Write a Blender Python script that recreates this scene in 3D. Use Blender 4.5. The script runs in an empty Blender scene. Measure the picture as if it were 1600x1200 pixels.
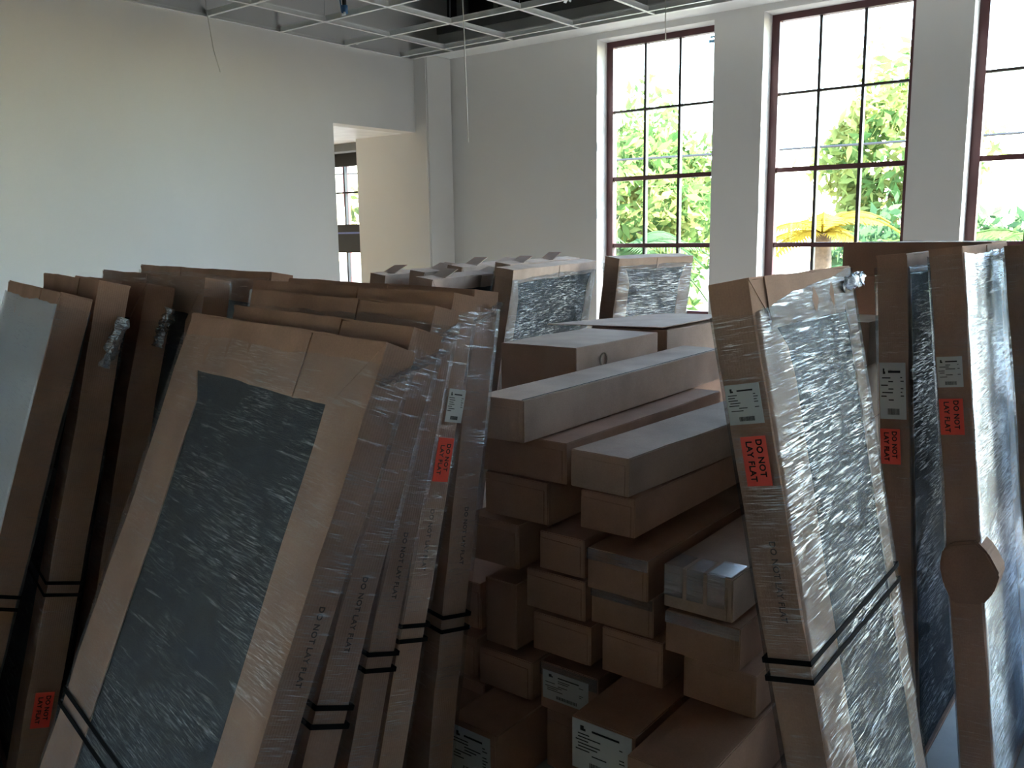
import bpy, bmesh, math, random
import numpy as np
from mathutils import Matrix, Vector
random.seed(7); rng = np.random.default_rng(7)
SC = bpy.context.scene; COL = SC.collection
R = math.radians

# ------------------------------------------------------------------ camera
CAM_H, FPX = 1.58, 1390.0
def _axes(yaw, pitch, roll):
    f = np.array([math.sin(yaw)*math.cos(pitch), math.cos(yaw)*math.cos(pitch), math.sin(pitch)])
    r = np.array([math.cos(yaw), -math.sin(yaw), 0.0]); u = np.cross(r, f)
    return r*math.cos(roll)+u*math.sin(roll), -r*math.sin(roll)+u*math.cos(roll), f
CR, CU, CF = _axes(R(-37.8), R(-9.5), R(-0.81))
CC = np.array([0, 0, CAM_H])
cam = bpy.data.cameras.new('camera'); cam.sensor_width = 36; cam.lens = FPX/1600*36; cam.clip_start = .02
camo = bpy.data.objects.new('camera', cam); COL.objects.link(camo); SC.camera = camo
camo.matrix_world = Matrix(((CR[0], CU[0], -CF[0], CC[0]), (CR[1], CU[1], -CF[1], CC[1]), (CR[2], CU[2], -CF[2], CC[2]), (0, 0, 0, 1)))

# ------------------------------------------------------------------ light
w = bpy.data.worlds.new('sky'); SC.world = w; w.use_nodes = True
nt = w.node_tree; nt.nodes.clear()
sky = nt.nodes.new('ShaderNodeTexSky'); sky.sky_type = 'NISHITA'; sky.sun_disc = False
sky.sun_elevation = R(48); sky.sun_rotation = R(45); sky.air_density = 1.3; sky.dust_density = 0.4
bg = nt.nodes.new('ShaderNodeBackground'); bg.inputs[1].default_value = 0.42
out = nt.nodes.new('ShaderNodeOutputWorld')
nt.links.new(sky.outputs[0], bg.inputs[0]); nt.links.new(bg.outputs[0], out.inputs[0])
sun = bpy.data.lights.new('sun', 'SUN'); sun.energy = 7.5; sun.angle = R(0.6); sun.color = (1, .97, .92)
suno = bpy.data.objects.new('sun', sun); COL.objects.link(suno); suno.location = (12, 12, 14)
_sd = Vector((math.sin(R(45))*math.cos(R(48)), math.cos(R(45))*math.cos(R(48)), math.sin(R(48))))
suno.rotation_euler = _sd.to_track_quat('Z', 'Y').to_euler()
SC.view_settings.view_transform = 'Standard'; SC.view_settings.look = 'None'
SC.view_settings.exposure = 3.45; SC.view_settings.gamma = 1; SC.view_settings.use_curve_mapping = False
SC.cycles.use_denoising = True
SC.cycles.max_bounces = 14; SC.cycles.diffuse_bounces = 9; SC.cycles.glossy_bounces = 4
SC.cycles.transparent_max_bounces = 24; SC.cycles.transmission_bounces = 4
SC.cycles.caustics_reflective = False; SC.cycles.caustics_refractive = False
SC.cycles.sample_clamp_indirect = 6

# ------------------------------------------------------------------ pixel -> point
def ray(x, y): return CR*((x-800)/FPX) + CU*(-(y-600)/FPX) + CF
def atY(px, Y): d = ray(*px); return CC+d*Y/d[1]
def atZ(px, z): d = ray(*px); return CC+d*(z-CAM_H)/d[2]
def atX(px, X): d = ray(*px); return CC+d*X/d[0]

# ------------------------------------------------------------------ materials
MATS = {}
def new_mat(name):
    m = bpy.data.materials.new(name); m.use_nodes = True; MATS[name] = m
    return m, m.node_tree.nodes, m.node_tree.links, m.node_tree.nodes['Principled BSDF']
def node(n, t, **kw):
    x = n.new(t)
    for k, v in kw.items(): setattr(x, k, v)
    return x
def ramp(n, a, b, ca=(0, 0, 0, 1), cb=(1, 1, 1, 1)):
    r = n.new('ShaderNodeValToRGB'); e = r.color_ramp.elements
    e[0].position = a; e[0].color = ca; e[1].position = b; e[1].color = cb
    return r
def plain(name, col, rough=.6, metal=0.0, var=.12, scale=6.0, bump=0.0, bscale=80.0, spec=.5):
    m, n, l, p = new_mat(name)
    tc = n.new('ShaderNodeTexCoord'); no = n.new('ShaderNodeTexNoise'); no.inputs['Scale'].default_value = scale; no.inputs['Detail'].default_value = 5
    l.new(tc.outputs['Object'], no.inputs['Vector'])
    lo = tuple(c*(1-var) for c in col)+(1,); hi = tuple(min(1, c*(1+var)) for c in col)+(1,)
    r = ramp(n, .3, .7, lo, hi); l.new(no.outputs['Fac'], r.inputs['Fac']); l.new(r.outputs['Color'], p.inputs['Base Color'])
    p.inputs['Roughness'].default_value = rough; p.inputs['Metallic'].default_value = metal; p.inputs['Specular IOR Level'].default_value = spec
    if bump:
        n2 = n.new('ShaderNodeTexNoise'); n2.inputs['Scale'].default_value = bscale; n2.inputs['Detail'].default_value = 3
        l.new(tc.outputs['Object'], n2.inputs['Vector']); b = n.new('ShaderNodeBump'); b.inputs['Strength'].default_value = bump; b.inputs['Distance'].default_value = .002
        l.new(n2.outputs['Fac'], b.inputs['Height']); l.new(b.outputs['Normal'], p.inputs['Normal'])
    return m
plain('wall_paint', (.68, .665, .645), .85, var=.02, scale=2, bump=.15, bscale=160)
plain('warm_paint', (.66, .60, .50), .85, var=.02, scale=2, bump=.15, bscale=160)
plain('soffit_paint', (.78, .78, .76), .85, var=.02)
plain('concrete', (.36, .35, .335), .7, var=.2, scale=3, bump=.2)
plain('wood_floor', (.62, .46, .30), .45, var=.2, scale=3)  # colour of the next room's floor, picked to bounce warm light
plain('deck_dark', (.012, .012, .014), .9)
plain('stud_grey', (.20, .20, .20), .6, .2)
plain('joist_dark', (.05, .05, .055), .6, .3)
plain('tee_white', (.80, .80, .78), .35, var=.03)
plain('galvanised', (.42, .44, .45), .38, .75, var=.15, scale=14)
plain('maroon', (.075, .022, .026), .45, var=.15)
plain('bronze_dark', (.028, .022, .020), .45, var=.15)
plain('frame_black', (.018, .018, .018), .5)
plain('fabric', (.020, .023, .032), .85, var=.2, scale=30, bump=.3, bscale=300, spec=.08)
plain('black_strap', (.008, .008, .009), .9, spec=.05)
plain('sticker_red', (.95, .095, .06), .42, var=.04)
plain('ink', (.012, .011, .011), .7, var=.05)
plain('ink_faint', (.085, .055, .040), .8, var=.2, scale=60)
plain('print_pale', (.20, .135, .095), .8)
plain('paper', (.60, .60, .59), .6, var=.04)
plain('blue_plastic', (.02, .10, .24), .35)
plain('blue_pale', (.15, .38, .60), .5)
plain('white_plastic', (.8, .8, .8), .4)
plain('wire_white', (.55, .54, .50), .5)
plain('film_blue', (.16, .20, .45), .3)
plain('sill_white', (.8, .8, .79), .6, var=.02)
plain('bark', (.12, .08, .05), .9, var=.3, scale=20)
plain('ground_pave', (.20, .185, .16), .9, var=.2)
plain('grass', (.14, .24, .05), .9, var=.4, scale=2)
plain('cable_black', (.02, .02, .02), .6)
plain('red_banner', (.45, .10, .10), .6)

def cardboard(name, col):
    m, n, l, p = new_mat(name)
    tc = n.new('ShaderNodeTexCoord'); no = n.new('ShaderNodeTexNoise'); no.inputs['Scale'].default_value = 7; no.inputs['Detail'].default_value = 8
    l.new(tc.outputs['Object'], no.inputs['Vector'])
    r = ramp(n, .28, .72, tuple(c*.84 for c in col)+(1,), tuple(c*1.12 for c in col)+(1,)); l.new(no.outputs['Fac'], r.inputs['Fac'])
    sp = n.new('ShaderNodeTexNoise'); sp.inputs['Scale'].default_value = 240; sp.inputs['Detail'].default_value = 2; l.new(tc.outputs['Object'], sp.inputs['Vector'])
    mx = n.new('ShaderNodeMixRGB'); mx.blend_type = 'MULTIPLY'; mx.inputs[0].default_value = .25
    l.new(r.outputs['Color'], mx.inputs[1]); l.new(sp.outputs['Fac'], mx.inputs[2]); 
    l.new(mx.outputs[0], p.inputs['Base Color'])
    p.inputs['Roughness'].default_value = .8; p.inputs['Specular IOR Level'].default_value = .08
    wv = n.new('ShaderNodeTexWave'); wv.inputs['Scale'].default_value = 55; wv.inputs['Distortion'].default_value = .6
    l.new(tc.outputs['Object'], wv.inputs['Vector'])
    n3 = n.new('ShaderNodeTexNoise'); n3.inputs['Scale'].default_value = 12; l.new(tc.outputs['Object'], n3.inputs['Vector'])
    ad = n.new('ShaderNodeMath'); ad.operation = 'MULTIPLY_ADD'; ad.inputs[1].default_value = .12; l.new(wv.outputs['Fac'], ad.inputs[0]); l.new(n3.outputs['Fac'], ad.inputs[2])
    b = n.new('ShaderNodeBump'); b.inputs['Strength'].default_value = .35; b.inputs['Distance'].default_value = .004
    l.new(ad.outputs[0], b.inputs['Height']); l.new(b.outputs['Normal'], p.inputs['Normal'])
    return m
CB = (.50, .298, .212)
cardboard('cardboard', CB); cardboard('cardboard_pale', (.56, .395, .305)); cardboard('cardboard_deep', (.38, .235, .175))  # the paler tone carries window light in its colour

def film(name, seed, gloss=.03, streak=.55, haze=.01, white=.25, cover=(.58, .76), ang=18, tint=.92, fine=1.0):
    """clear stretch film: mostly transparent, fine pulled wrinkles, their glints painted by streak masks as gloss and white"""
    m, n, l, p = new_mat(name); n.remove(p)
    out = n['Material Output']; tc = n.new('ShaderNodeTexCoord')
    def streaks(a, sy, sz, sd, det=3):
        mp = n.new('ShaderNodeMapping'); mp.inputs['Rotation'].default_value = (R(a), R(24), 0); mp.inputs['Scale'].default_value = (9, sy, sz); mp.inputs['Location'].default_value = (sd, sd*1.7, sd*.3)
        l.new(tc.outputs['Object'], mp.inputs['Vector'])
        t = n.new('ShaderNodeTexNoise'); t.inputs['Scale'].default_value = 1.0; t.inputs['Detail'].default_value = det; t.inputs['Roughness'].default_value = .6; t.inputs['Distortion'].default_value = .5
        l.new(mp.outputs[0], t.inputs['Vector']); return t
    def mask(t, lo, hi):
        r = ramp(n, lo, hi); l.new(t.outputs['Fac'], r.inputs['Fac']); return r
    def math2(op, x, y):
        q = n.new('ShaderNodeMath'); q.operation = op; l.new(x, q.inputs[0])
        if isinstance(y, float): q.inputs[1].default_value = y
        else: l.new(y, q.inputs[1])
        return q.outputs[0]
    a = streaks(ang, 13*fine, 230*fine, seed); b = streaks(-ang*1.5, 16*fine, 260*fine, seed+5); c = streaks(ang*.4, 4.0, 7.0, seed+9, 2); d = streaks(ang*2.4, 6, 90, seed+13)
    ma, mb_, mc, md = mask(a, *cover), mask(b, cover[0]+.02, cover[1]+.02), mask(c, .40, .62), mask(d, .60, .74)
    mx = math2('MAXIMUM', ma.outputs['Color'], mb_.outputs['Color']); mu = math2('MULTIPLY', mx, mc.outputs['Color'])
    mu = math2('MAXIMUM', mu, math2('MULTIPLY', md.outputs['Color'], .55))
    fac = math2('ADD', math2('MULTIPLY', mu, streak), gloss); hz = math2('ADD', math2('MULTIPLY', mu, white), haze)
    hsum = math2('ADD', a.outputs['Fac'], b.outputs['Fac'])
    bp = n.new('ShaderNodeBump'); bp.inputs['Strength'].default_value = .8; bp.inputs['Distance'].default_value = .003; l.new(hsum, bp.inputs['Height'])
    gl = n.new('ShaderNodeBsdfGlossy'); gl.inputs['Roughness'].default_value = .2; gl.inputs['Color'].default_value = (.86, .92, 1, 1); l.new(bp.outputs[0], gl.inputs['Normal'])
    tr = n.new('ShaderNodeBsdfTransparent'); tr.inputs['Color'].default_value = (tint, tint, tint, 1)
    df = n.new('ShaderNodeBsdfDiffuse'); df.inputs['Color'].default_value = (.78, .80, .84, 1)
    m1 = n.new('ShaderNodeMixShader'); l.new(hz, m1.inputs[0]); l.new(tr.outputs[0], m1.inputs[1]); l.new(df.outputs[0], m1.inputs[2])  # white diffuse in the streak mask paints highlights onto the film
    m2 = n.new('ShaderNodeMixShader'); l.new(fac, m2.inputs[0]); l.new(m1.outputs[0], m2.inputs[1]); l.new(gl.outputs[0], m2.inputs[2])
    l.new(m2.outputs[0], out.inputs['Surface']); return m
film('stretch_film', 1.0, .035, .36, .045, .14, (.54, .76), 14, .92, 1.35)
film('stretch_film_edge', 33.0, .035, .80, .012, .22, (.56, .70), 48, .92, 1.1)
film('stretch_film_light', 8.0, .03, .45, .012, .14, (.56, .75), 10, .93)
film('stretch_film_dense', 4.0, .035, .62, .006, .08, (.54, .69), 24, .56)
film('stretch_film_bright', 21.0, .34, .90, .05, .20, (.46, .62), 30, .80)
film('stretch_film_cloudy', 27.0, .06, .45, .50, .26, (.48, .70), 34, .88)
film('film_bunched', 11.0, .30, .80, .15, .25, (.45, .62), 40, .85); film('packing_tape', 15.0, .12, .50, .08, .20, (.48, .68), 60, .9)

def shiny():
    m, n, l, p = new_mat('tape_shiny'); n.remove(p)
    tr = n.new('ShaderNodeBsdfTransparent'); gl = n.new('ShaderNodeBsdfGlossy'); gl.inputs['Roughness'].default_value = .16; gl.inputs['Color'].default_value = (.85, .92, 1, 1)
    tc = n.new('ShaderNodeTexCoord'); no = n.new('ShaderNodeTexNoise'); no.inputs['Scale'].default_value = 90; l.new(tc.outputs['Object'], no.inputs['Vector'])
    b = n.new('ShaderNodeBump'); b.inputs['Strength'].default_value = .25; b.inputs['Distance'].default_value = .001; l.new(no.outputs['Fac'], b.inputs['Height']); l.new(b.outputs[0], gl.inputs['Normal'])
    mx = n.new('ShaderNodeMixShader'); mx.inputs[0].default_value = .30; l.new(tr.outputs[0], mx.inputs[1]); l.new(gl.outputs[0], mx.inputs[2]); l.new(mx.outputs[0], n['Material Output'].inputs['Surface'])
shiny()
def glass():
    m, n, l, p = new_mat('pane_glass'); n.remove(p)
    tr = n.new('ShaderNodeBsdfTransparent'); gl = n.new('ShaderNodeBsdfGlossy'); gl.inputs['Roughness'].default_value = .02
    lw = n.new('ShaderNodeFresnel'); lw.inputs['IOR'].default_value = 1.45; sc = n.new('ShaderNodeMath'); sc.operation = 'MULTIPLY'; sc.inputs[1].default_value = .6
    l.new(lw.outputs[0], sc.inputs[0]); mx = n.new('ShaderNodeMixShader'); l.new(sc.outputs[0], mx.inputs[0]); l.new(tr.outputs[0], mx.inputs[1]); l.new(gl.outputs[0], mx.inputs[2])
    tr.inputs['Color'].default_value = (.97, .99, .98, 1)
    l.new(mx.outputs[0], n['Material Output'].inputs['Surface'])
glass()
def leafmat(name, c1, c2):
    m, n, l, p = new_mat(name); n.remove(p)
    tc = n.new('ShaderNodeTexCoord'); no = n.new('ShaderNodeTexNoise'); no.inputs['Scale'].default_value = 1.3; no.inputs['Detail'].default_value = 3; l.new(tc.outputs['Object'], no.inputs['Vector'])
    r = ramp(n, .35, .65, c1+(1,), c2+(1,)); l.new(no.outputs['Fac'], r.inputs['Fac'])
    df = n.new('ShaderNodeBsdfDiffuse'); tl = n.new('ShaderNodeBsdfTranslucent'); mx = n.new('ShaderNodeMixShader'); mx.inputs[0].default_value = .45
    l.new(r.outputs[0], df.inputs[0]); l.new(r.outputs[0], tl.inputs[0]); l.new(df.outputs[0], mx.inputs[1]); l.new(tl.outputs[0], mx.inputs[2])
    l.new(mx.outputs[0], n['Material Output'].inputs['Surface'])
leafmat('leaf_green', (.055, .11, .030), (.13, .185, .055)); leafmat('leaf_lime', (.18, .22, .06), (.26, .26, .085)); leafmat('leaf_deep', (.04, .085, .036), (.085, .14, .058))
leafmat('leaf_gold', (.26, .18, .02), (.32, .25, .045))

# ------------------------------------------------------------------ mesh helpers
class MB:
    def __init__(s): s.v = []; s.f = []
    def box(s, x0, x1, y0, y1, z0, z1):
        b = len(s.v)
        for z in (z0, z1):
            for (x, y) in ((x0, y0), (x1, y0), (x1, y1), (x0, y1)): s.v.append((x, y, z))
        s.f += [tuple(b+i for i in q) for q in ((3, 2, 1, 0), (4, 5, 6, 7), (0, 1, 5, 4), (1, 2, 6, 5), (2, 3, 7, 6), (3, 0, 4, 7))]
        return s
    def prism(s, pts, axis, a, b):
        """polygon pts in the plane normal to axis, extruded a..b"""
        n = len(pts); k = len(s.v)
        def mk(p, t): return {'x': (t, p[0], p[1]), 'y': (p[0], t, p[1]), 'z': (p[0], p[1], t)}[axis]
        for t in (a, b):
            for p in pts: s.v.append(mk(p, t))
        s.f.append(tuple(k+i for i in range(n))[::-1]); s.f.append(tuple(k+n+i for i in range(n)))
        for i in range(n):
            j = (i+1) % n; s.f.append((k+i, k+j, k+n+j, k+n+i))
        return s
    def tube(s, pts, r, n=8):
        pts = [Vector(p) for p in pts]; k = len(s.v)
        for i, p in enumerate(pts):
            d = (pts[min(i+1, len(pts)-1)]-pts[max(i-1, 0)]).normalized()
            a = d.cross(Vector((0, 0, 1)) if abs(d.z) < .9 else Vector((1, 0, 0))).normalized(); b = d.cross(a)
            for j in range(n):
                t = 2*math.pi*j/n; s.v.append(tuple(p+a*r*math.cos(t)+b*r*math.sin(t)))
        for i in range(len(pts)-1):
            for j in range(n):
                j2 = (j+1) % n; s.f.append((k+i*n+j, k+i*n+j2, k+(i+1)*n+j2, k+(i+1)*n+j))
        s.f.append(tuple(k+j for j in range(n))[::-1]); s.f.append(tuple(k+(len(pts)-1)*n+j for j in range(n)))
        return s
    def mesh(s, name, mat, smooth=False, bevel=0):
        me = bpy.data.meshes.new(name); me.from_pydata(s.v, [], s.f)
        bm = bmesh.new(); bm.from_mesh(me)
        bmesh.ops.recalc_face_normals(bm, faces=bm.faces)
        if bevel: bmesh.ops.bevel(bm, geom=[e for e in bm.edges], offset=bevel, segments=2, affect='EDGES', clamp_overlap=True)
        bm.to_mesh(me); bm.free()
        if smooth: me.polygons.foreach_set('use_smooth', [True]*len(me.polygons))
        if mat: me.materials.append(MATS[mat])
        return me
    def build(s, name, mat, parent=None, smooth=False, bevel=0):
        return link(name, s.mesh(name, mat, smooth, bevel), parent)
def link(name, me, parent=None):
    o = bpy.data.objects.new(name, me); COL.objects.link(o)
    if parent: o.parent = parent
    return o
def empty(name, mat4): 
    o = bpy.data.objects.new(name, None); COL.objects.link(o); o.empty_display_size = .1; o.matrix_world = mat4; return o
def tag(o, label, cat, group=None):
    o['label'] = label; o['category'] = cat
    if group: o['group'] = group
    return o
def struct(o, label=None, cat=None):
    o['kind'] = 'structure'
    if label: o['label'] = label
    if cat: o['category'] = cat
    return o
_tx = {}
def text_mesh(s, size, mat, thick=.0004):
    key = (s, size, mat)
    if key in _tx: return _tx[key]
    cu = bpy.data.curves.new('lettering', 'FONT'); cu.body = s; cu.size = size; cu.resolution_u = 3; cu.align_x = 'CENTER'; cu.align_y = 'CENTER'; cu.extrude = thick; cu.space_character = 1.1; cu.offset = size*.022
    o = bpy.data.objects.new('tmp_text', cu); COL.objects.link(o)
    dg = bpy.context.evaluated_depsgraph_get(); me = bpy.data.meshes.new_from_object(o.evaluated_get(dg))
    bpy.data.objects.remove(o); bpy.data.curves.remove(cu)
    me.name = 'lettering'; me.materials.clear(); me.materials.append(MATS[mat]); _tx[key] = me
    return me

# ------------------------------------------------------------------ room shell
XL, YW, ZC, ZH, ZS = -5.44, 6.04, 3.048, 3.038, .45
XR, YF, ZT = 4.6, -3.6, 4.3
struct(MB().box(XL-.15, XR, YF, YW+.26, -.12, 0).build('floor', 'concrete'), 'grey concrete floor of the room', 'floor')
struct(MB().box(-10, XL-.15, 1.6, YW+.26, -.12, 0).build('floor_annex', 'wood_floor'), 'wooden floor of the next room, coloured to bounce warm light', 'floor')
WLF = [(-2.6, -1.9)]  # opening for an unseen window, added to light the near panels
m = MB(); c_ = YF
for a, b in WLF: m.box(XL-.15, XL, c_, a, 0, 3.65).box(XL-.15, XL, a, b, 0, .6).box(XL-.15, XL, a, b, 2.7, 3.65); c_ = b
m.box(XL-.15, XL, c_, 4.80, 0, 3.65); m.box(XL-.15, XL, 4.80, 5.72, 2.457, 3.65); m.box(XL-.15, XL, 5.72, YW+.26, 3.09, 3.65)
struct(m.build('wall_left', 'wall_paint'), 'plain pale painted wall with a tall opening', 'wall')
m = MB(); m.box(-6.20, -5.30, 5.72, YW, 0, 3.09)
struct(m.build('wall_corner', 'wall_paint', bevel=.012), 'beige wall stub between the opening and the window wall', 'wall')
WIN = [(-3.818, -2.855), (-2.495, -1.532), (-1.205, -.245), (.10, 1.06), (1.40, 2.36), (2.70, 3.66)]  # the last three openings are unseen, added for light
WAN = (-7.35, -6.40); WA2 = (-9.8, -7.6)  # the wider opening is unseen, added to brighten the next room's ceiling
def wall_with(m, xs, x0, x1, y0, y1, z0, z1, zs, zh):
    c = x0
    for a, b in xs:
        m.box(c, a, y0, y1, z0, z1); m.box(a, b, y0, y1, z0, zs); m.box(a, b, y0, y1, zh, z1); c = b
    m.box(c, x1, y0, y1, z0, z1)
m = MB(); wall_with(m, WIN, -6.2, XR, YW, YW+.26, 0, 3.36, ZS, ZH)
struct(m.build('wall_back', 'wall_paint'), 'pale painted window wall with deep reveals', 'wall')
m = MB(); wall_with(m, [WA2, WAN], -10, -6.2, YW, YW+.26, 0, 2.75, .5, 2.40)
struct(m.build('wall_annex_back', 'wall_paint'), 'pale window wall of the next room', 'wall')
struct(MB().box(-10.15, -10, 1.6, YW+.26, 0, 2.75).build('wall_annex_left', 'warm_paint'), 'far wall of the next room', 'wall')
struct(MB().box(-10, XL-.15, 1.45, 1.6, 0, 2.75).build('wall_annex_front', 'warm_paint'), 'near wall of the next room', 'wall')
struct(MB().box(-10, XL-.15, 1.6, YW, 2.457, 2.75).build('ceiling_annex', 'white_plastic'), 'white ceiling of the next room', 'ceiling')
struct(MB().box(-10, -6.2, 5.9, YW, 2.385, 2.457).build('trim_3', 'stud_grey'), 'grey beam above the far window', 'trim')
struct(MB().box(XR, XR+.15, YF, YW+.26, 0, ZT).build('wall_right', 'wall_paint'), 'pale painted wall to the right', 'wall')
struct(MB().box(XL-.15, XR, YF-.15, YF, 0, ZT).build('wall_front', 'wall_paint'), 'pale painted wall behind the camera', 'wall')
struct(MB().box(XL, XR, 5.70, YW, 3.084, 3.13).build('trim_1', 'soffit_paint'), 'white soffit strip along the window wall', 'trim')
# plenum: unfinished upper wall with studs, dark deck, joists
up = struct(MB().box(XL-.15, XR, YW+.12, YW+.26, 3.36, ZT).build('wall_upper', 'deck_dark'), 'dark unfinished wall above the ceiling grid', 'wall')
x = XL+.2
while x < 2: MB().box(x, x+.05, YW+.02, YW+.12, 3.36, ZT).build('stud', 'stud_grey', up); x += .40
MB().box(XL, XR, YW-.02, YW+.10, 3.30, 3.36).build('stud_track', 'stud_grey', up)
ul = struct(MB().box(XL-.15, XL, YF, YW+.26, 3.65, ZT).build('wall_upper_left', 'deck_dark'), 'dark unfinished wall above the pale wall', 'wall')
ce = struct(MB().box(XL-.15, XR, YF-.15, YW+.26, ZT, ZT+.1).build('ceiling', 'deck_dark'), 'black roof deck above an open ceiling grid', 'ceiling')
for i in range(8):
    y = .9+i*.62; MB().box(XL, XR, y, y+.06, 3.95, ZT).build('joist', 'joist_dark', ce)
# ceiling grid: T bars
gx = [-5.57+.6115*k for k in range(1, 12)]; gy = [5.565-.6115*k for k in range(0, 10)]
tee = lambda L: MB().box(0, L, -.012, .012, 0, .0015).box(0, L, -.0012, .0012, .0015, .038).box(0, L, -.004, .004, .032, .040).mesh('tee', 'tee_white')
tY = tee(5.70-gy[-1]); tX = tee(.6115-.026); tS = tee(gx[0]-XL-.0)
for x in gx:
    o = link('main_runner', tY, ce); o.location = (x, gy[-1], ZC); o.rotation_euler.z = R(90)
for i, y in enumerate(gy):
    for j, x in enumerate(gx[:-1]):
        o = link('cross_tee', tX, ce); o.location = (x+.013, y, ZC+.0004)
    o = link('cross_tee', tS, ce); o.location = (XL, y, ZC+.0004)
MB().box(XL, XL+.002, -1, 5.70, ZC-.002, ZC+.022).box(XL, XL+.022, -1, 5.70, ZC-.0025, ZC-.001).build('wall_angle', 'tee_white', ce)
MB().box(XL, 3, 5.66, 5.682, ZC-.0025, ZC-.001).box(XL, 3, 5.682, 5.70, ZC-.0025, 3.084).build('wall_angle', 'tee_white', ce)
# hanger wires of the grid
for (x, y) in [(gx[1], gy[1]), (gx[2], gy[1]), (gx[1], gy[3]), (gx[3], gy[1]), (gx[2], gy[3]), (gx[3], gy[0]), (gx[0], gy[2])]:
    MB().tube([(x, y, ZC+.04), (x+.01, y+.02, 3.95)], .0018, 5).build('hanger_wire', 'galvanised', ce)

# ------------------------------------------------------------------ windows
def window(name, x0, x1, z0, z1, y, cols, rows, fm, mm, fw, label, thin_rows=(), d=.06):
    f = MB().box(x0, x0+fw, y, y+d, z0, z1).box(x1-fw, x1, y, y+d, z0, z1).box(x0+fw, x1-fw, y, y+d, z1-fw*.8, z1).box(x0+fw, x1-fw, y, y+d, z0, z0+fw).build(name, fm)
    struct(f, label, 'window')
    for c in cols: MB().box(c-.010, c+.010, y+.012, y+d-.01, z0+fw, z1-fw*.8).build('mullion', mm, f)
    for i, r in enumerate(rows):
        h = .008 if i in thin_rows else .016
        MB().box(x0+fw, x1-fw, y+.010, y+d-.012, r-h, r+h).build('glazing_bar', mm if i in thin_rows else fm, f)
    cx = [x0+fw]+list(cols)+[x1-fw]; rz = [z0+fw]+sorted(rows)+[z1-fw*.8]
    for i in range(len(cx)-1):
        for j in range(len(rz)-1):
            MB().box(cx[i]+.009, cx[i+1]-.009, y+.028, y+.032, rz[j]+.008, rz[j+1]-.008).build('pane', 'pane_glass', f)
    return f
YG = 6.185
rows = [CAM_H+.934, CAM_H+.423, CAM_H-.094, CAM_H-.604]
wins = []
for i, (a, b) in enumerate(WIN):
    wd = b-a; c1 = a+.055+(wd-.11)*.325; c2 = a+.055+(wd-.11)*.665
    wins.append(window('window_%d' % (i+1), a, b, ZS+.02, ZH, YG, (c1, c2), rows, 'maroon', 'bronze_dark', .055,
        ['maroon framed tall window nearest the room corner', 'maroon framed tall window in the middle', 'maroon framed tall window at the right edge', 'unseen maroon framed window added for light beyond the right edge', 'fifth maroon framed window, unseen, added for light', 'sixth maroon framed window, unseen, added for light'][i], (0,)))
    s = struct(MB().box(a-.0, b+.0, YW-.03, YG, ZS, ZS+.02).build('trim_sill_%d' % (i+1), 'sill_white'), 'white window sill board', 'trim')
st = MB().box(-2.965, -2.905, YG+.022, YG+.0265, 2.958, 2.972).box(-2.975, -2.905, YG+.022, YG+.0265, 2.925, 2.946).build('pane_sticker', 'blue_pale', wins[0]); st['label'] = 'small blue maker sticker on the top right pane'
for i, (a, b) in enumerate(WLF):
    f = window('window_%d' % (i+8), a, b, .6, 2.7, 0, ((a+b)/2,), (1.3, 2.0), 'maroon', 'bronze_dark', .055, 'unseen maroon framed window added in the left wall to light the near panels')
    f.matrix_world = Matrix.Translation((XL-.06, 0, 0)) @ Matrix.Rotation(R(90), 4, 'Z')
wa = window('window_7', WAN[0], WAN[1], .52, 2.40, 6.15, (-6.86,), (2.02, 1.70), 'frame_black', 'frame_black', .06, 'dark framed window seen through the opening', (0, 1))
window('window_10', WA2[0], WA2[1], .52, 2.40, 6.15, (-9.07, -8.33), (2.02, 1.4), 'frame_black', 'frame_black', .06, 'unseen dark framed window added to brighten the next room')
MB().box(WAN[0]+.03, WAN[1]-.03, 6.125, 6.15, 2.27, 2.365).build('head_panel', 'frame_black', wa)
MB().box(WAN[0]+.03, WAN[1]-.03, 6.125, 6.15, 1.43, 1.70).build('spandrel', 'frame_black', wa)
o = MB().box(WAN[0]+.03, WAN[1]-.03, 6.118, 6.125, 1.615, 1.632).build('protective_strip', 'film_blue', wa); o['label'] = 'pale blue protective strip'

# ------------------------------------------------------------------ outdoors
struct(MB().box(-60, 60, -60, 60, -.6, -.5).build('ground', 'ground_pave'), 'sunlit ground outside the windows', 'ground')
def leaves(name, mat, parent, c, rad, n, size, seed):
    g = np.random.default_rng(seed)
    p = g.normal(size=(n, 3)); p /= np.linalg.norm(p, axis=1)[:, None]; p *= (g.uniform(.25, 1, n)**.5)[:, None]
    p *= (1+.25*np.sin(p[:, :1]*5+seed)+.2*np.sin(p[:, 2:3]*7))
    p = p*np.array(rad)+np.array(c)
    a = g.normal(size=(n, 3)); a /= np.linalg.norm(a, axis=1)[:, None]; b = np.cross(a, g.normal(size=(n, 3))); b /= np.linalg.norm(b, axis=1)[:, None]
    s = size*g.uniform(.6, 1.3, n)[:, None]
    v = np.stack([p-a*s, p+b*s*.38, p+a*s, p-b*s*.38], 1).reshape(-1, 3)
    me = bpy.data.meshes.new(name); me.from_pydata(v.tolist(), [], np.arange(4*n).reshape(-1, 4).tolist()); me.materials.append(MATS[mat])
    o = link(name, me, parent); o['kind'] = 'stuff'; return o
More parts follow.
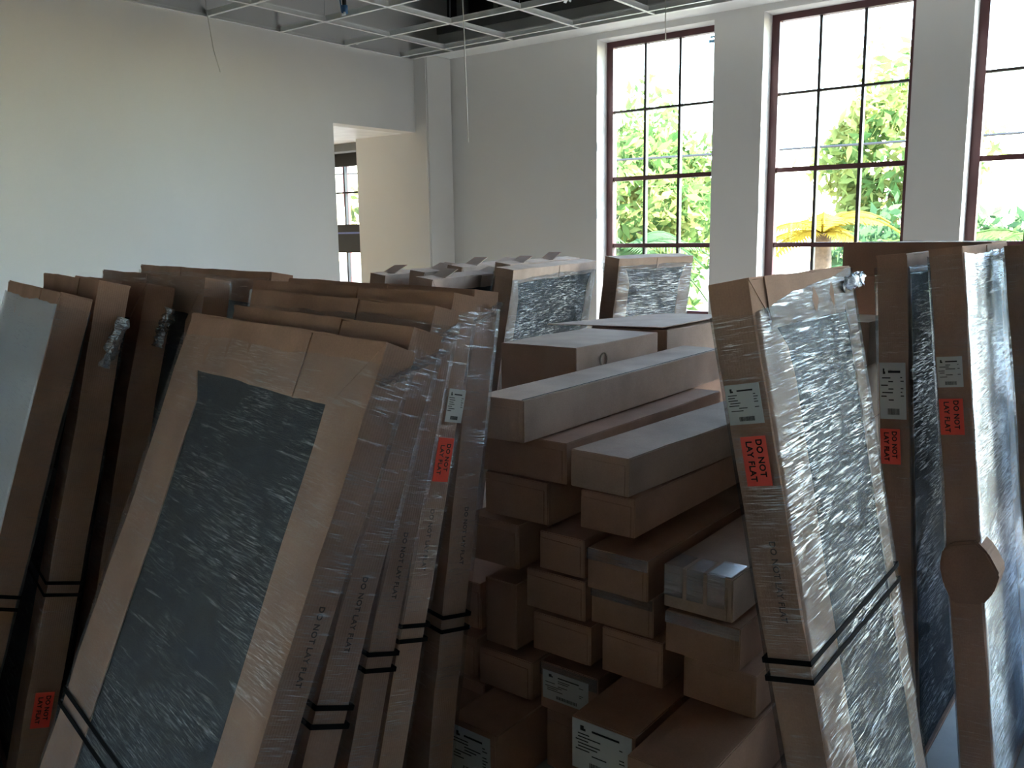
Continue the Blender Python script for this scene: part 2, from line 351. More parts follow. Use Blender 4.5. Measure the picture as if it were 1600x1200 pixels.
def tree(x, y, zc, rad, mat, n, size, seed, label, mat2=None):
    t = empty('leafy_tree', Matrix.Translation((x, y, -.5))); tag(t, label, 'tree', 'trees outside the windows')
    leaves('crown', mat, t, (0, 0, zc+.5), rad, n, size, seed)
    if mat2: leaves('crown_second_tone', mat2, t, (rad[0]*.2, -rad[1]*.4, zc+.5), tuple(r*.8 for r in rad), n//3, size, seed+50)  # smaller clump of leaves in the tree's other tone
    MB().tube([(0, 0, 0), (.05, .02, zc*.5), (.1, -.02, zc+.4)], .09, 8).build('trunk', 'bark', t, True)
    return t
def palm(x, y, h, nf, L, mat, seed, label):
    t = empty('palm_tree', Matrix.Translation((x, y, -.5))); tag(t, label, 'palm', 'palms outside the windows')
    MB().tube([(0, 0, 0), (.06, .03, h*.5), (0, 0, h+.5)], .10, 8).build('trunk', 'bark', t, True)
    g = random.Random(seed)
    for k in range(nf):
        az = 2*math.pi*k/nf+g.uniform(-.2, .2); el = g.uniform(.1, 1.1); mb = MB(); pts = []
        for i in range(9):
            s = i/8; rr = L*s*math.cos(el*(1-s*.4)); zz = L*(math.sin(el)*s-.75*s*s); pts.append(Vector((rr*math.cos(az), rr*math.sin(az), h+.5+zz)))
        mb.tube(pts, .012, 4); side = Vector((-math.sin(az), math.cos(az), 0))
        for i in range(1, 9):
            for q in range(3):
                tt = (i-1+q/3)/8; a = pts[i-1].lerp(pts[i], q/3); ll = L*.30*math.sin(math.pi*min(.97, tt+.12))
                for sg in (-1, 1):
                    d = (side*sg+(pts[i]-pts[i-1]).normalized()*.7+Vector((0, 0, -.45))).normalized(); tip = a+d*ll; wv = (pts[i]-pts[i-1]).normalized()*.03
                    b = len(mb.v); mb.v += [tuple(a-wv), tuple(a+wv), tuple(tip)]; mb.f.append((b, b+1, b+2))
        me = bpy.data.meshes.new('frond'); me.from_pydata(mb.v, [], mb.f); me.materials.append(MATS[mat]); link('frond', me, t)
    return t
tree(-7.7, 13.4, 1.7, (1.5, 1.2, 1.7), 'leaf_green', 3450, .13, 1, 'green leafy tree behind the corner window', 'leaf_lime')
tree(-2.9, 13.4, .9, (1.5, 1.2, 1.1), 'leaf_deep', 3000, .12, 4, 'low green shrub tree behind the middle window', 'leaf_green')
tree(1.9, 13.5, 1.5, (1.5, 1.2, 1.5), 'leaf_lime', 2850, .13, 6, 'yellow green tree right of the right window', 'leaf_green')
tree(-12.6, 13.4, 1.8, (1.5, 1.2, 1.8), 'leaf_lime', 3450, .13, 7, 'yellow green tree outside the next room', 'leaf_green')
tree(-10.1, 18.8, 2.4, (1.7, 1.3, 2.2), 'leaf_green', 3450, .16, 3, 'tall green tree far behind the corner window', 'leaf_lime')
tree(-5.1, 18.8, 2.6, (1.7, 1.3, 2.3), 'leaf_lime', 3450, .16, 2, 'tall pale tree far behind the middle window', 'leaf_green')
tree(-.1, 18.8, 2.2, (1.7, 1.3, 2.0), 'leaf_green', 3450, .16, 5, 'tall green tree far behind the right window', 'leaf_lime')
palm(-5.75, 9.9, 1.35, 13, 1.15, 'leaf_deep', 3, 'dark fronded palm behind the corner window')
palm(-1.25, 10.2, 1.3, 12, 1.1, 'leaf_green', 4, 'short green palm behind the right window')
palm(-3.45, 10.2, 1.55, 11, .95, 'leaf_gold', 5, 'golden yellow palm behind the middle window')
c = MB(); c.tube([(-14+i*2.0, 8.0, 2.30+.012*(i-6)**2*.6) for i in range(13)], .011, 5)
tag(c.build('overhead_cable', 'cable_black'), 'thin dark cable strung across outside the windows', 'cable')
o = MB().box(-9.62, -9.50, 8.6, 8.64, 2.0, 2.9).box(-9.575, -9.545, 8.64, 8.67, -.5, 3.0).build('street_banner', 'red_banner'); tag(o, 'narrow red banner outside the far dark window', 'banner')

# ------------------------------------------------------------------ wrapped panels
def noise1(seed):
    g = random.Random(seed); ph = [g.uniform(0, 6.28) for _ in range(4)]; am = [1, .6, .4, .25]
    return lambda t: sum(a*math.sin(t*k+p) for a, p, k in zip(am, ph, (2.1, 5.3, 11.7, 23.0)))/2.0
def panel_matrix(bx, by, yaw, lean, t):
    a = R(yaw); l = R(lean); u = Vector((math.sin(a), math.cos(a), 0)); r = Vector((math.cos(a), -math.sin(a), 0)); z = Vector((0, 0, 1))
    v = z*math.cos(l)+r*math.sin(l); n = r*math.cos(l)-z*math.sin(l)
    lift = .0
    m = Matrix(((n.x, u.x, v.x, bx), (n.y, u.y, v.y, by), (n.z, u.z, v.z, lift), (0, 0, 0, 1))); return m
def put_text(parent, s, size, mat, x, y, z, spin=-90):
    """lettering on the near narrow edge (plane y = const, facing -y)"""
    o = link('lettering', text_mesh(s, size, mat), parent)
    o.matrix_local = Matrix.Translation((x, y, z)) @ Matrix.Rotation(R(spin), 4, 'Y').inverted() @ Matrix.Rotation(R(90), 4, 'X')
    return o
def paper_label(parent, x0, x1, z0, z1, y, seed, name='shipping_label'):
    lb = MB().box(x0, x1, y-.0008, y, z0, z1).build(name, 'paper', parent); lb['label'] = 'white printed shipping label'
    g = random.Random(seed); W = x1-x0; H = z1-z0; ib = MB(); yy = y-.0012
    def bar(a, b, c, d): ib.box(x0+a*W, x0+b*W, yy, y-.0008, z0+c*H, z0+d*H)
    bar(.14, .20, .80, .90); bar(.20, .23, .80, .845); bar(.34, .80, .82, .86)
    for k in range(7):
        zz = .72-k*.065; a = g.choice((.06, .10, .34)); bar(a, a+g.uniform(.18, .42), zz, zz+.022)
        if g.random() < .6: bar(.80, .80+g.uniform(.05, .13), zz+.01, zz+.03)
    xx = .30
    while xx < .74: wv = g.uniform(.006, .018); bar(xx, xx+wv, .08, .19); xx += wv+g.uniform(.006, .014)
    ib.build('label_print', 'ink', lb)['kind'] = 'stuff'
    return lb
def sticker(parent, x0, x1, z0, z1, y, tilt=0):
    s = MB().box(x0, x1, y-.0012, y-.0002, z0, z1).build('sticker', 'sticker_red', parent); s['label'] = 'orange red sticker reading DO NOT LAY FLAT'
    W = x1-x0; H = z1-z0; sz = min(W*.34, H*.185)
    for (tx, f) in (('DO NOT', .70), ('LAY FLAT', .30)): put_text(s, tx, sz, 'ink', x0+W*f, y-.0016, (z0+z1)/2+(.06*H if tx == 'DO NOT' else 0))
    return s
def film_sleeve(parent, t, w, z0, z1, mat, seed, off=.0070, amp=.0009, slope=0.0, edge_mat='stretch_film_light'):
    per = []; nt_, nw = 7, 26
    x0, x1, y0, y1 = -off, t+off, -off, w+off
    for i in range(nt_): per.append((x0+(x1-x0)*i/nt_, y0, 0, -1))
    for i in range(nw): per.append((x1, y0+(y1-y0)*i/nw, 1, 0))
    for i in range(nt_): per.append((x1-(x1-x0)*i/nt_, y1, 0, 1))
    for i in range(nw): per.append((x0, y1-(y1-y0)*i/nw, -1, 0))
    n = len(per); rowsn = int(max(8, (z1-z0)/.03)); g = random.Random(seed); ph = [g.uniform(0, 6.28) for _ in range(6)]; v = []; f = []
    ntop = noise1(seed+3)
    for k in range(rowsn+1):
        s = k/rowsn
        for i, (x, y, nx, ny) in enumerate(per):
            zt = z1+slope*(y/w)+.008*ntop(y*3+x*9); zb = z0; z = zb+(zt-zb)*s
            d = amp*(math.sin(38*z+9*y+ph[0])+.8*math.sin(61*z-14*y+ph[1])+.6*math.sin(7*y+23*z+ph[2])+.5*math.sin(120*z+5*y+ph[3]))*.5
            edge = 1-min(1, abs(s-.97)*6) if s > .8 else 0
            d += edge*amp*2*math.sin(55*y+90*x+ph[4])
            if nx == 0: d *= .5
            v.append((x+nx*(d+amp*1.5), y+ny*(d*.6+amp), z))
    for k in range(rowsn):
        for i in range(n): j = (i+1) % n; f.append((k*n+i, k*n+j, (k+1)*n+j, (k+1)*n+i))
    me = bpy.data.meshes.new('stretch_wrap'); me.from_pydata(v, [], f); me.polygons.foreach_set('use_smooth', [True]*len(f)); me.materials.append(MATS[mat]); me.materials.append(MATS[edge_mat])
    me.polygons.foreach_set('material_index', [1 if (q % n) < nt_ or nt_+nw <= (q % n) < 2*nt_+nw else 0 for q in range(len(f))])
    o = link('stretch_wrap', me, parent); o['label'] = 'clear wrinkled stretch film'
    return o
def film_tail(parent, p0, p1, width, seed, mat='film_bunched', n=14, lump=1.0):
    """a gathered tail of film running p0 -> p1 in panel space"""
    g = random.Random(seed); p0, p1 = Vector(p0), Vector(p1); d = p1-p0; s1 = Vector((0, 0, 1)).cross(d); s1 = s1.normalized() if s1.length > 1e-5 else Vector((1, 0, 0)); s2 = d.normalized().cross(s1); v = []; f = []
    m = 12
    for i in range(n+1):
        s = i/n; wd = width*(.45+.75*math.sin(math.pi*min(1, s*1.1+.05))*(1-.6*s))
        for j in range(m+1):
            q = j/m-.5; cr = lump*(.012*math.sin(19*q+5*s+seed)+.007*g.uniform(-1, 1))
            v.append(tuple(p0+d*s+s1*(q*wd*2*.5+.006*g.uniform(-1, 1))+s2*(cr)))
    for i in range(n):
        for j in range(m): a = i*(m+1)+j; f.append((a, a+1, a+m+2, a+m+1))
    me = bpy.data.meshes.new('film_tail'); me.from_pydata(v, [], f); me.materials.append(MATS[mat]); me.polygons.foreach_set('use_smooth', [True]*len(f))
    o = link('film_tail', me, parent); o['label'] = 'bunched shiny tail of stretch film'; return o
def edge_board(parent, t, w, h, y, sg, lip, seed, mat, mitre=True, zb=0):
    """folded cardboard channel along one upright edge; sg=+1 lips run towards +y"""
    nz = 22; nx = noise1(seed); ny = noise1(seed+1); e = .0032; v = []; f = []
    def ring(z, lz):
        dx = .0035*nx(z*2.2); dy = .003*ny(z*2.0); L = lz
        pts = [(-e, L), (-e, 0), (t+e, 0), (t+e, L), (t, L), (t, e), (0, e), (0, L)]
        return [(x+dx*(1 if b < L*.5 else .3), y+sg*(b+dy), z) for x, b in pts]
    for k in range(nz+1):
        z = zb+(h-zb)*k/nz; lz = lip
        if mitre and z > h-lip: lz = max(.006, h-z+.004)
        v += ring(z, lz)
    if mitre:
        pass
    for k in range(nz):
        for i in range(8): j = (i+1) % 8; f.append((k*8+i, k*8+j, k*8+8+j, k*8+8+i))
    f.append(tuple(range(8))); f.append(tuple(nz*8+i for i in range(8)))
    me = bpy.data.meshes.new('edge_board'); me.from_pydata(v, [], f)
    bm = bmesh.new(); bm.from_mesh(me); bmesh.ops.recalc_face_normals(bm, faces=bm.faces); bm.to_mesh(me); bm.free(); me.materials.append(MATS[mat])
    return link('edge_board', me, parent)
def cap_flap(parent, x0, x1, ya, yb, h, lip, ma, mb_, seed, mat):
    """a folded-down flap of the top cap: polygon in y,z with optional mitred ends"""
    n = noise1(seed); k = 10; top = []; bot = []
    for i in range(k+1):
        y = ya+(yb-ya)*i/k; top.append((y, h+.0025*n(y*5)))
    y0 = ya+(lip-.004 if ma else 0); y1 = yb-(lip-.004 if mb_ else 0)
    for i in range(k+1):
        y = y1+(y0-y1)*i/k; bot.append((y, h-lip+.003*n(y*6+2)))
    return MB().prism(top+bot, 'x', x0, x1).build('cap_flap', mat, parent)
GROUPS = {}
def panel(label, bx, by, yaw, lean, w, h, t, lip=.13, flip=.134, far_lip=None, seam=.3, mat='cardboard', filmmat='stretch_film', film_z=(.0, None), film_slope=0, straps=(), seed=1, group=None, film_on=True, side='left', core='fabric', prints=()):
    T = empty('wrapped_panel', panel_matrix(bx, by, yaw, lean, t)); tag(T, label, 'panel', group); zb = (max(0, (t+.004)*math.tan(R(lean))) if lean > 0 else .004*math.tan(R(-lean)))+.0028
    MB().box(.003, t-.003, .012, w-.012, zb+.012, h-.012).build('panel_board', core, T, bevel=.003)
    edge_board(T, t, w, h, 0, 1, lip, seed*7+1, mat, zb=zb); edge_board(T, t, w, h, w, -1, far_lip or lip, seed*7+2, mat, zb=zb)
    nt_ = noise1(seed*7+3); k = 16; mb = MB(); v = []; 
    for i in range(k+1):
        y = w*i/k; dz = .002*nt_(y*6); v += [(-.004, y, h+dz-.001), (t+.004, y, h+dz-.001), (t+.004, y, h+dz+.003), (-.004, y, h+dz+.003)]
    mb.v = v
    for i in range(k):
        for j in range(4): q = (j+1) % 4; mb.f.append((i*4+j, i*4+q, i*4+4+q, i*4+4+j))
    mb.f += [(0, 1, 2, 3), tuple(k*4+j for j in (3, 2, 1, 0))]
    mb.build('top_cap', mat, T)
    ys = w*seam
    for xs in ((-.0036, -.0004), (t+.0004, t+.0036)):
        sgn = -1 if xs[0] < 0 else 1
        cap_flap(T, xs[0], xs[1], 0, ys, h, flip, True, False, seed*7+4, mat)
        a, b = (xs[0]-.003, xs[1]) if sgn < 0 else (xs[0], xs[1]+.003)
        cap_flap(T, a, b, ys-.004, w, h, flip, False, True, seed*7+5, mat)
    MB().box(-.004, t+.004, -.003, w+.003, zb-.0025, zb+.001).build('bottom_cap', mat, T)
    for z in straps:
        for dz in (0, .035):
            o_ = .0105; mbs = MB(); zz = z+dz; s_ = .0105
            a = [(-o_, -o_), (t+o_, -o_), (t+o_, w+o_), (-o_, w+o_)]; b = [(-o_+.001, -o_+.001), (t+o_-.001, -o_+.001), (t+o_-.001, w+o_-.001), (-o_+.001, w+o_-.001)]
            for (p, q) in ((0, 1), (1, 2), (2, 3), (3, 0)):
                sl = .02*(p-1)*.5 if dz else 0
                x0, x1 = sorted((a[p][0], a[q][0])); y0, y1 = sorted((a[p][1], a[q][1]))
                if x0 == x1: x1 = x0+.001 if x0 < 0 else x0; x0 = x0 if x0 < 0 else x0-.001
                if y0 == y1: y1 = y0+.001 if y0 < 0 else y0; y0 = y0 if y0 < 0 else y0-.001
                mbs.box(x0, x1, y0, y1, zz, zz+s_)
            mbs.build('strap', 'black_strap', T)
    if film_on:
        film_sleeve(T, t, w, film_z[0]+.02+zb, film_z[1] or h-.035, filmmat, seed*13+1, slope=film_slope, edge_mat='stretch_film_edge' if group == G1 or filmmat == 'stretch_film_dense' and lip > .1 else 'stretch_film_light')
    for (s, size, x, z) in prints: put_text(T, s, size, 'ink_faint', x, -.0044, z)
    return T
DN = 'DO NOT LAY FLAT'
G1, G2, G3, G4 = 'wrapped panels in the near row', 'wrapped panels in the left row', 'wrapped panels leaning at the right', 'wrapped panels at the back'
P1 = panel('nearest wrapped panel with a large dark window in its cardboard face', -1.261, .536, -78, 22.84, .913, 1.51, .059, .136, .134, .19, .30, straps=(.50,), seed=1, group=G1, film_slope=-.02, prints=((DN, .0155, .030, .965),))
P2 = panel('wrapped panel directly behind the nearest one, second in the near row', -1.273, .720, -78, 19.66, .82, 1.495, .0625, .13, .10, None, .33, seed=2, group=G1, straps=(.735,), prints=((DN, .0155, .028, .95),))
P3 = panel('wrapped panel third in the near row, plain narrow edge', -1.362, 1.010, -78, 15.33, .90, 1.485, .058, .13, .12, None, .35, seed=3, group=G1, straps=(.70,), prints=((DN, .0155, .03, .93),))
P4 = panel('wrapped panel in the near row with white label and red sticker', -1.416, 1.199, -78, 13.1, 1.06, 1.488, .062, .13, .12, None, .4, seed=4, group=G1, straps=(.68,), filmmat='stretch_film_light', prints=((DN, .0155, .03, .92),))
P5 = panel('wrapped panel last in the near row, beside the long cartons', -1.417, 1.416, -78, 8.65, .96, 1.468, .066, .13, .12, None, .4, seed=5, group=G1, straps=(.63,), prints=((DN, .0155, .034, .87),))
paper_label(P4, .018, .066, 1.197, 1.274, -.0115, 3); sticker(P4, .010, .054, 1.058, 1.160, -.0115)
for k_, (p_, t_, h_) in enumerate(((P1, .059, 1.51), (P2, .0625, 1.495), (P3, .058, 1.485), (P5, .066, 1.468))):
    film_tail(p_, (.002, -.014, h_-.075), (t_+.006, -.013, h_-.022), .06, 40+k_, mat='stretch_film', lump=.35)
LA = panel('wrapped panel cut off by the left picture edge, front of its row', -2.613, .745, -73.9, 17.75, 1.0, 1.51, .075, .13, .11, None, .3, seed=6, group=G2, straps=(.62,), filmmat='stretch_film_cloudy')
LB = panel('wrapped panel second in the left row with red sticker low down', -2.571, .946, -74.2, 13.8, .869, 1.51, .078, .13, .11, None, .3, seed=7, group=G2, straps=(.60,), filmmat='stretch_film_light', film_z=(0, 1.40))
LC = panel('wrapped panel third in the left row with torn film at its corner', -2.58, 1.114, -76, 13.3, .871, 1.49, .078, .13, .11, None, .3, seed=8, group=G2, filmmat='stretch_film_light', film_z=(0, 1.38))
LE = panel('wrapped panel fourth in the left row with film stretched round its top', -2.42, 1.28, -76, 10.9, 1.146, 1.49, .070, .13, .11, None, .5, seed=9, group=G2, film_z=(0, 1.488))
LF = panel('wrapped panel rearmost in the left row against the pale wall', -2.589, 1.649, -76, 10.9, 1.497, 1.49, .072, .13, .11, None, .62, seed=10, group=G2, film_z=(0, 1.47))
sticker(LB, .012, .062, .215, .320, -.0115)
film_tail(LB, (.07, -.012, 1.42), (.045, -.016, 1.27), .09, 21); film_tail(LC, (.075, -.012, 1.43), (.05, -.016, 1.31), .06, 22)
R1 = panel('large wrapped panel standing nearest at the right, red sticker on its edge', -.424, 1.527, -.7, -11.2, .592, 1.51, .072, .155, .095, .06, .12, seed=11, group=G3, straps=(.765,), filmmat='stretch_film_dense', film_z=(0, 1.455), film_slope=.05, prints=((DN, .0165, .042, .955),))
paper_label(R1, .002, .068, 1.252, 1.326, -.0115, 8); sticker(R1, .017, .065, 1.137, 1.229, -.0115)
film_tail(R1, (.08, .50, 1.47), (.085, .64, 1.485), .05, 23)
R2 = panel('wrapped panel with a wide pale label, second from the left at the right', -.611, 2.602, 0, -4.3, .92, 1.51, .072, .05, .05, .05, .5, seed=12, group=G3, filmmat='stretch_film_dense')
paper_label(R2, .001, .071, 1.055, 1.215, -.0115, 9); sticker(R2, .000, .053, .925, 1.027, -.0115)
R3 = panel('wrapped panel with a bulging cardboard guard low on its edge', -.386, 2.5, 0, -6.7, .63, 1.535, .071, .05, .03, .10, .5, seed=13, group=G3, filmmat='stretch_film_bright', film_z=(0, 1.52))
paper_label(R3, .001, .062, 1.180, 1.260, -.0115, 10); sticker(R3, .001, .058, 1.055, 1.150, -.0115)
g = MB().prism([(-.022, .70), (-.012, .745), (.010, .765), (.072, .775), (.098, .745), (.122, .690), (.105, .640), (.078, .605), (.005, .60), (-.015, .65)], 'y', -.022, .075).build('corner_guard', 'cardboard_deep', R3, bevel=.006); g['label'] = 'bulging folded cardboard corner guard'  # deep brown puts the guard's shade into its colour
R4 = panel('wrapped panel at the right picture edge, rearmost of the right group', -.257, 2.908, 0, -7.5, .6, 1.54, .073, .06, .05, .06, .5, seed=14, group=G3, filmmat='stretch_film_bright')
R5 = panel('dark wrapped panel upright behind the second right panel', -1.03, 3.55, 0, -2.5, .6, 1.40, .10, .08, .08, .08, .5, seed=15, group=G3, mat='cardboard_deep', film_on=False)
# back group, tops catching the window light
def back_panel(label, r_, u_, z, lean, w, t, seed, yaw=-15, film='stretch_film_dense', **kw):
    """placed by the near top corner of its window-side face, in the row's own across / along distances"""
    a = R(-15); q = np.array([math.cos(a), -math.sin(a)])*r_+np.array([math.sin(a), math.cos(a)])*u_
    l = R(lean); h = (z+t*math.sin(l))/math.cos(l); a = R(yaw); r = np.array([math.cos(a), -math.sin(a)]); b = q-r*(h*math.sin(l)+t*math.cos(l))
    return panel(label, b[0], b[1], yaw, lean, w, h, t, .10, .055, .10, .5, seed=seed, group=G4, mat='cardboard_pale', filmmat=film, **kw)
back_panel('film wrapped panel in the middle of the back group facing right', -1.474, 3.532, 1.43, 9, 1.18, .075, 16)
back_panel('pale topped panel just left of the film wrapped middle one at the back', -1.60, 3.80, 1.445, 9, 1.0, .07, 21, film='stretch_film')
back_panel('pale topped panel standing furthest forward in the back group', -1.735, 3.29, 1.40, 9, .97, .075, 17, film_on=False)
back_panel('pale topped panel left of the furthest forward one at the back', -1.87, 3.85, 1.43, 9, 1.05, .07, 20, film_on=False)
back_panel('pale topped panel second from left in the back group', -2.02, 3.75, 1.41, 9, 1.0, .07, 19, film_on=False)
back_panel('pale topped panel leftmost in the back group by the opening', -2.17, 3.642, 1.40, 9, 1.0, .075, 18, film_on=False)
for o_ in [o for o in bpy.data.objects if o.get('group') == G4 and 'pale topped' in o['label']]:
    k_ = len(o_['label']); hh = max(c.dimensions.z for c in o_.children if c.name.startswith('panel_board'))+.035; g_ = random.Random(k_)
    for yy in (.08+.1*g_.random(), .55+.1*g_.random()):
        f_ = MB().prism([(0, 0), (.07, .002), (.068, .13), (.002, .12)], 'z', 0, .003).build('lifted_flap', 'cardboard_pale', o_); f_.location = (.0, yy, hh); f_.rotation_euler = (R(g_.uniform(8, 16)), R(g_.uniform(-8, 4)), 0)
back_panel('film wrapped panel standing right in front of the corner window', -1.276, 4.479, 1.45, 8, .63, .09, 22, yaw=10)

# ------------------------------------------------------------------ cartons
def carton(label, x0, x1, y0, y1, z0, z1, yaw=0, seed=1, mat='cardboard', tape=False, lab=None, flap=True, group='cartons in the central pile', roll=0, seam=False):
    """box with long axis along y, near end at y0"""
    W, L, H = x1-x0, y1-y0, z1-z0; g = random.Random(seed)
    T = empty('carton', Matrix.Translation(((x0+x1)/2, y0, z0)) @ Matrix.Rotation(R(yaw), 4, 'Z') @ Matrix.Rotation(R(roll), 4, 'Y')); tag(T, label, 'box', group)
    a = W/2-.0025; mb = MB(); nl = 6; n1 = noise1(seed); n2 = noise1(seed+9)
    for i in range(nl+1):
        y = L*i/nl; bl = .004*math.sin(math.pi*i/nl); j = .0015
        for (x, z) in ((-a-bl, .0015), (a+bl, .0015), (a+bl*.5, H-.0015+j*n1(y*5)), (-a-bl*.5, H-.0015+j*n2(y*5))): mb.v.append((x+j*n2(y*4+z), y, z))
    for i in range(nl):
        for k in range(4): q = (k+1) % 4; mb.f.append((i*4+k, i*4+q, i*4+4+q, i*4+4+k))
    mb.f += [(0, 1, 2, 3), tuple(nl*4+k for k in (3, 2, 1, 0))]
    mb.build('body', mat, T, bevel=.0025)
    if flap:
        m = .010+.006*g.random(); e = .003
        MB().prism([(-a+.002, .004), (a-m, .003), (a-m+.001, H*.80), (-a+.003, H*.80+.004)], 'y', -e, .001).build('end_flap', mat, T, bevel=.0012)
    if seam: MB().box(a-.0075, a-.005, .002, L-.004, H-.0006, H+.0006).build('top_seam', 'ink', T)
    if tape:
        if tape == 'many':
            for (xa, xb) in ((-a*.98, -a*.42), (-a*.30, a*.18), (a*.30, a*.80)):
                o = MB().box(xa, xb, -.0045, -.0037, H*.30, H).box(xa, xb, -.0045, .085, H+.0006, H+.0013).build('tape', 'packing_tape', T); o['label'] = 'clear packing tape'
        else:
            o = MB().box(-a, a, -.0045, -.0037, H*.72, H*.98).build('tape', 'packing_tape', T); o['label'] = 'clear packing tape'
    if lab: paper_label(T, -a+lab[0], -a+lab[1], lab[2]*H, lab[3]*H, -.0042, seed)
    return T
Y0 = 1.99
def pile(label, tr, tl, zb, zt, Y=Y0, L=1.25, seed=1, **kw):
    a, b = atY(tr, Y), atY(tl, Y)
    return carton(label, b[0], a[0], Y, Y+L, zb, zt, seed=seed, **kw)
Z = [0, .13, .25, .368, .372, .495, .618, .740, .882, .990]
# row tops: .740 row, .618 row, .505 row, .372 row ...
pile('carton coloured paler for skylight on its top, under the long one, end facing the camera', (985, 718), (889, 692), .887, .995, seed=31, yaw=-3, L=1.2, mat='cardboard_pale')  # paler cardboard stands in for skylight falling on the top
pile('carton under the pale topped one, jutting out slightly', (993, 781), (906, 766), .775, .885, seed=32, L=1.2)
pile('dark carton end just below the long slanting carton', (886, 692), (752, 700), .888, 1.010, seed=33, L=1.0)
pile('dark carton end at mid height beside the last near panel', (857, 755), (757, 738), .757, .885, seed=34)
pile('carton end below the mid height one, beside the near panel edge', (811, 820), (730, 800), .600, .740, seed=35, L=.95)
pile('carton with raised top flap between two others at mid pile', (914, 845), (842, 822), .625, .740, seed=36)
pile('taped carton end under the two stacked pale cartons', (1014, 873), (917, 840), .622, .740, Y=1.955, seed=37, tape=True)
M12 = pile('carton with many tape strips and a shiny label on top', (1147, 905), (1037, 865), .618, .735, Y=1.975, seed=38, tape='many', mat='cardboard_pale')
sl = MB().box(.03, .085, .008, .09, .1182, .1190).build('shipping_label', 'paper', M12); sl['label'] = 'white label under shiny tape'
MB().box(.028, .090, .002, .10, .1192, .1198).build('tape', 'tape_shiny', M12)
pile('carton end with creased rim in the middle of the pile', (915, 910), (822, 886), .497, .618, seed=39)
pile('small carton standing upright at the left of the pile', (807, 914), (757, 907), .342, .552, seed=40, flap=False)
pile('carton end with tape flecks right of the creased one', (1022, 939), (923, 914), .507, .618, seed=41, tape=True)
pile('carton with loose lower flap under the taped one at right', (1158, 982), (1039, 949), .490, .606, Y=1.985, seed=42, tape=True)
pile('carton end below the creased one, right of the upright carton', (924, 980), (832, 956), .372, .490, Y=1.985, seed=43)
pile('carton end standing on the labelled carton below', (1037, 1006), (940, 977), .372, .505, seed=44)
pile('carton end at the lower right, half in shadow', (1184, 1047), (1067, 1026), .372, .488, Y=1.995, seed=45)
pile('carton end low at the left under the upright one', (832, 1036), (748, 1015), .195, .320, seed=46, L=.95)
pile('carton end squeezed beside the near panel low at left', (746, 1017), (716, 1005), .195, .330, Y=2.0, seed=47, L=.95)
pile('carton with a crumpled taped label low in the middle', (935, 1068), (844, 1036), .190, .338, Y=1.992, seed=48, lab=(.01, .17, .25, .85), tape=True)
pile('dark carton behind the upright one at the left edge of the pile', (752, 925), (690, 905), .345, .50, Y=2.03, seed=49, L=.95)
a = atZ((778, 1151), .19); b = atZ((705, 1115), .19)
carton('labelled carton at the lower left corner of the pile', b[0], a[0], a[1], a[1]+.95, 0.0, .19, seed=51, lab=(.012, .16, .15, .92))
carton('labelled carton jutting out in the lower middle of the pile', -1.182, -.992, 1.752, 2.95, .19, .368, seed=52, lab=(.004, .178, .22, .98), flap=False)
carton('carton jutting furthest out at the bottom right of the pile', -.978, -.780, 1.68, 2.93, .19, .368, seed=53, lab=(.01, .12, .2, .8))
carton('bottom carton under the labelled middle one', -1.19, -.985, 1.73, 2.95, 0, .187, seed=54)
carton('bottom carton under the furthest jutting one', -.975, -.775, 1.72, 2.93, 0, .187, seed=55)
carton('bottom carton behind the lower left labelled one', -1.44, -1.20, 2.0, 3.0, 0, .187, seed=56)
carton('bottom carton hidden behind the left labelled carton', -1.85, -1.52, 2.76, 3.0, 0, .19, seed=57)
carton('bottom carton added to cover a bright floor gap beside the near panels', -1.92, -1.668, 1.99, 2.72, 0, .19, seed=75)  # added carton, hides bright floor where the gap should read dark
# long carton lying on top, big cartons behind
q = atZ((826, 692), 1.013)
carton('long narrow carton lying slanted on top of the pile', q[0]-.17, q[0], q[1]-.02, q[1]+1.30, 1.013, 1.135, seed=58, mat='cardboard_pale', yaw=1.0, seam=True)
BG = carton('big flat carton with a round printed mark behind the long one', -1.99, -1.66, 2.50, 3.075, 1.015, 1.20, seed=59, mat='cardboard_pale', flap=False)
rg = MB()
for i in range(24):
    t0, t1 = 2*math.pi*i/24, 2*math.pi*(i+1)/24; p = [(.17+.026*math.cos(t0), .125+.026*math.sin(t0)), (.17+.026*math.cos(t1), .125+.026*math.sin(t1)), (.17+.020*math.cos(t1), .125+.020*math.sin(t1)), (.17+.020*math.cos(t0), .125+.020*math.sin(t0))]
    rg.prism(p, 'x', .1665, .1678)
rg.build('printed_mark', 'print_pale', BG)
B2 = carton('big flat carton with its lid flap lifted, behind the marked one', -2.0, -1.645, 3.12, 3.75, 1.015, 1.203, seed=60, mat='cardboard_pale', flap=False)
lf = MB().prism([(-.42, .03), (.168, -.03), (.172, .60), (-.17, .64)], 'z', 0, .004).build('lid_flap', 'cardboard_pale', B2); lf.location = (0, 0, .193); lf.rotation_euler = (0, R(-2.0), 0)
for k, (za, zb) in enumerate(((.0, .25), (.252, .50), (.502, .755), (.757, 1.012))):
    carton(['bottom', 'second', 'third', 'top'][k]+' carton of the stack carrying the big flat cartons', -2.02, -1.66, 3.02, 3.72, za, zb, seed=61+k, group='cartons stacked behind the pile')
for k, (za, zb) in enumerate(((.742, .93), (.932, 1.132))):
    carton(['lower', 'upper'][k]+' carton stacked behind the nearest right panel', -1.09, -.87, 2.86, 3.40, za, zb, seed=70+k, mat='cardboard_pale')
carton('pale carton catching light between two right panels', -1.10, -.852, 3.02, 3.32, 1.135, 1.282, seed=73, mat='cardboard_pale', flap=False)
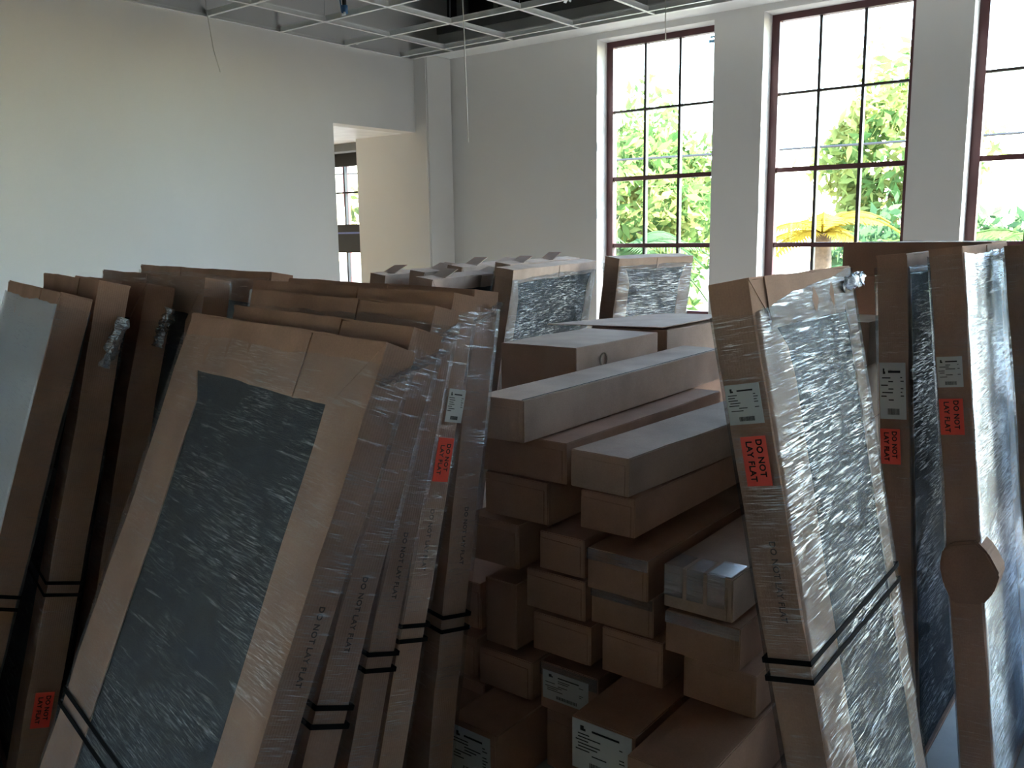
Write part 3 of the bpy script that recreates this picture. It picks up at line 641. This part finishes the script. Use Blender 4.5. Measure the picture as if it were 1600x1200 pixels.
S1 = carton('dark carton lying across the tops behind the right panels', -1.12, -.60, 3.55, 3.85, 1.409, 1.535, seed=74, mat='cardboard_deep', flap=False, group='cartons at the back right')

# ------------------------------------------------------------------ things hanging from the ceiling
def wire(label, pts): tag(MB().tube(pts, .0035, 6).build('hanging_wire', 'wire_white', None, True), label, 'wire', 'wires hanging from the ceiling grid')
wire('short white wire hanging near the pale left wall', [(-5.28, 3.62, 3.30), (-5.27, 3.62, 3.05), (-5.25, 3.64, 2.80), (-5.22, 3.66, 2.66)])
p = atZ((723, 0), 3.03); wire('long white wire hanging in front of the corner wall', [(p[0], p[1], 3.3), (p[0], p[1], 3.0), (p[0]+.01, p[1], 2.6), (p[0]+.012, p[1]+.01, 2.17)])
p = atZ((1040, 12), 3.03); wire('thin wire hanging before the corner window', [(p[0], p[1], 3.3), (p[0], p[1], 2.98), (p[0]+.004, p[1], 2.80)])
cn = empty('cable_connector', Matrix.Translation((-4.62, 4.22, 3.03))); tag(cn, 'blue cable connector with two white tips hanging from the grid', 'connector')
MB().tube([(0, 0, .0), (0, 0, .045), (0, 0, .05)], .022, 14).build('connector_body', 'blue_plastic', cn, True)
MB().tube([(0, 0, .05), (0, 0, .12), (.01, 0, .3)], .014, 10).build('cable', 'cable_black', cn, True)
for s in (-1, 1): MB().tube([(s*.012, -.012, -.014), (s*.012, -.012, .006)], .008, 10).build('tip', 'white_plastic', cn, True)
MB().prism([(-.055, .26), (-.03, .26), (-.014, .012), (-.022, .012)], 'y', -.012, -.010).build('tie_strap', 'blue_pale', cn)
br = empty('hanger_bracket', Matrix.Translation((-3.42, 5.05, 3.06))); tag(br, 'bent metal hanger bracket above the ceiling grid', 'bracket')
MB().prism([(-.10, .30), (-.07, .30), (.005, .03), (-.02, .0)], 'y', -.015, .015).build('strut', 'galvanised', br)
MB().prism([(.09, .30), (.12, .30), (.02, .0), (-.005, .03)], 'y', -.012, .012).build('strut', 'galvanised', br)
dk = MB().box(-5.0, 2.5, 5.05, 5.45, 3.42, 3.62).build('air_duct', 'galvanised', bevel=.006); tag(dk, 'rectangular metal air duct above the open ceiling grid', 'duct')
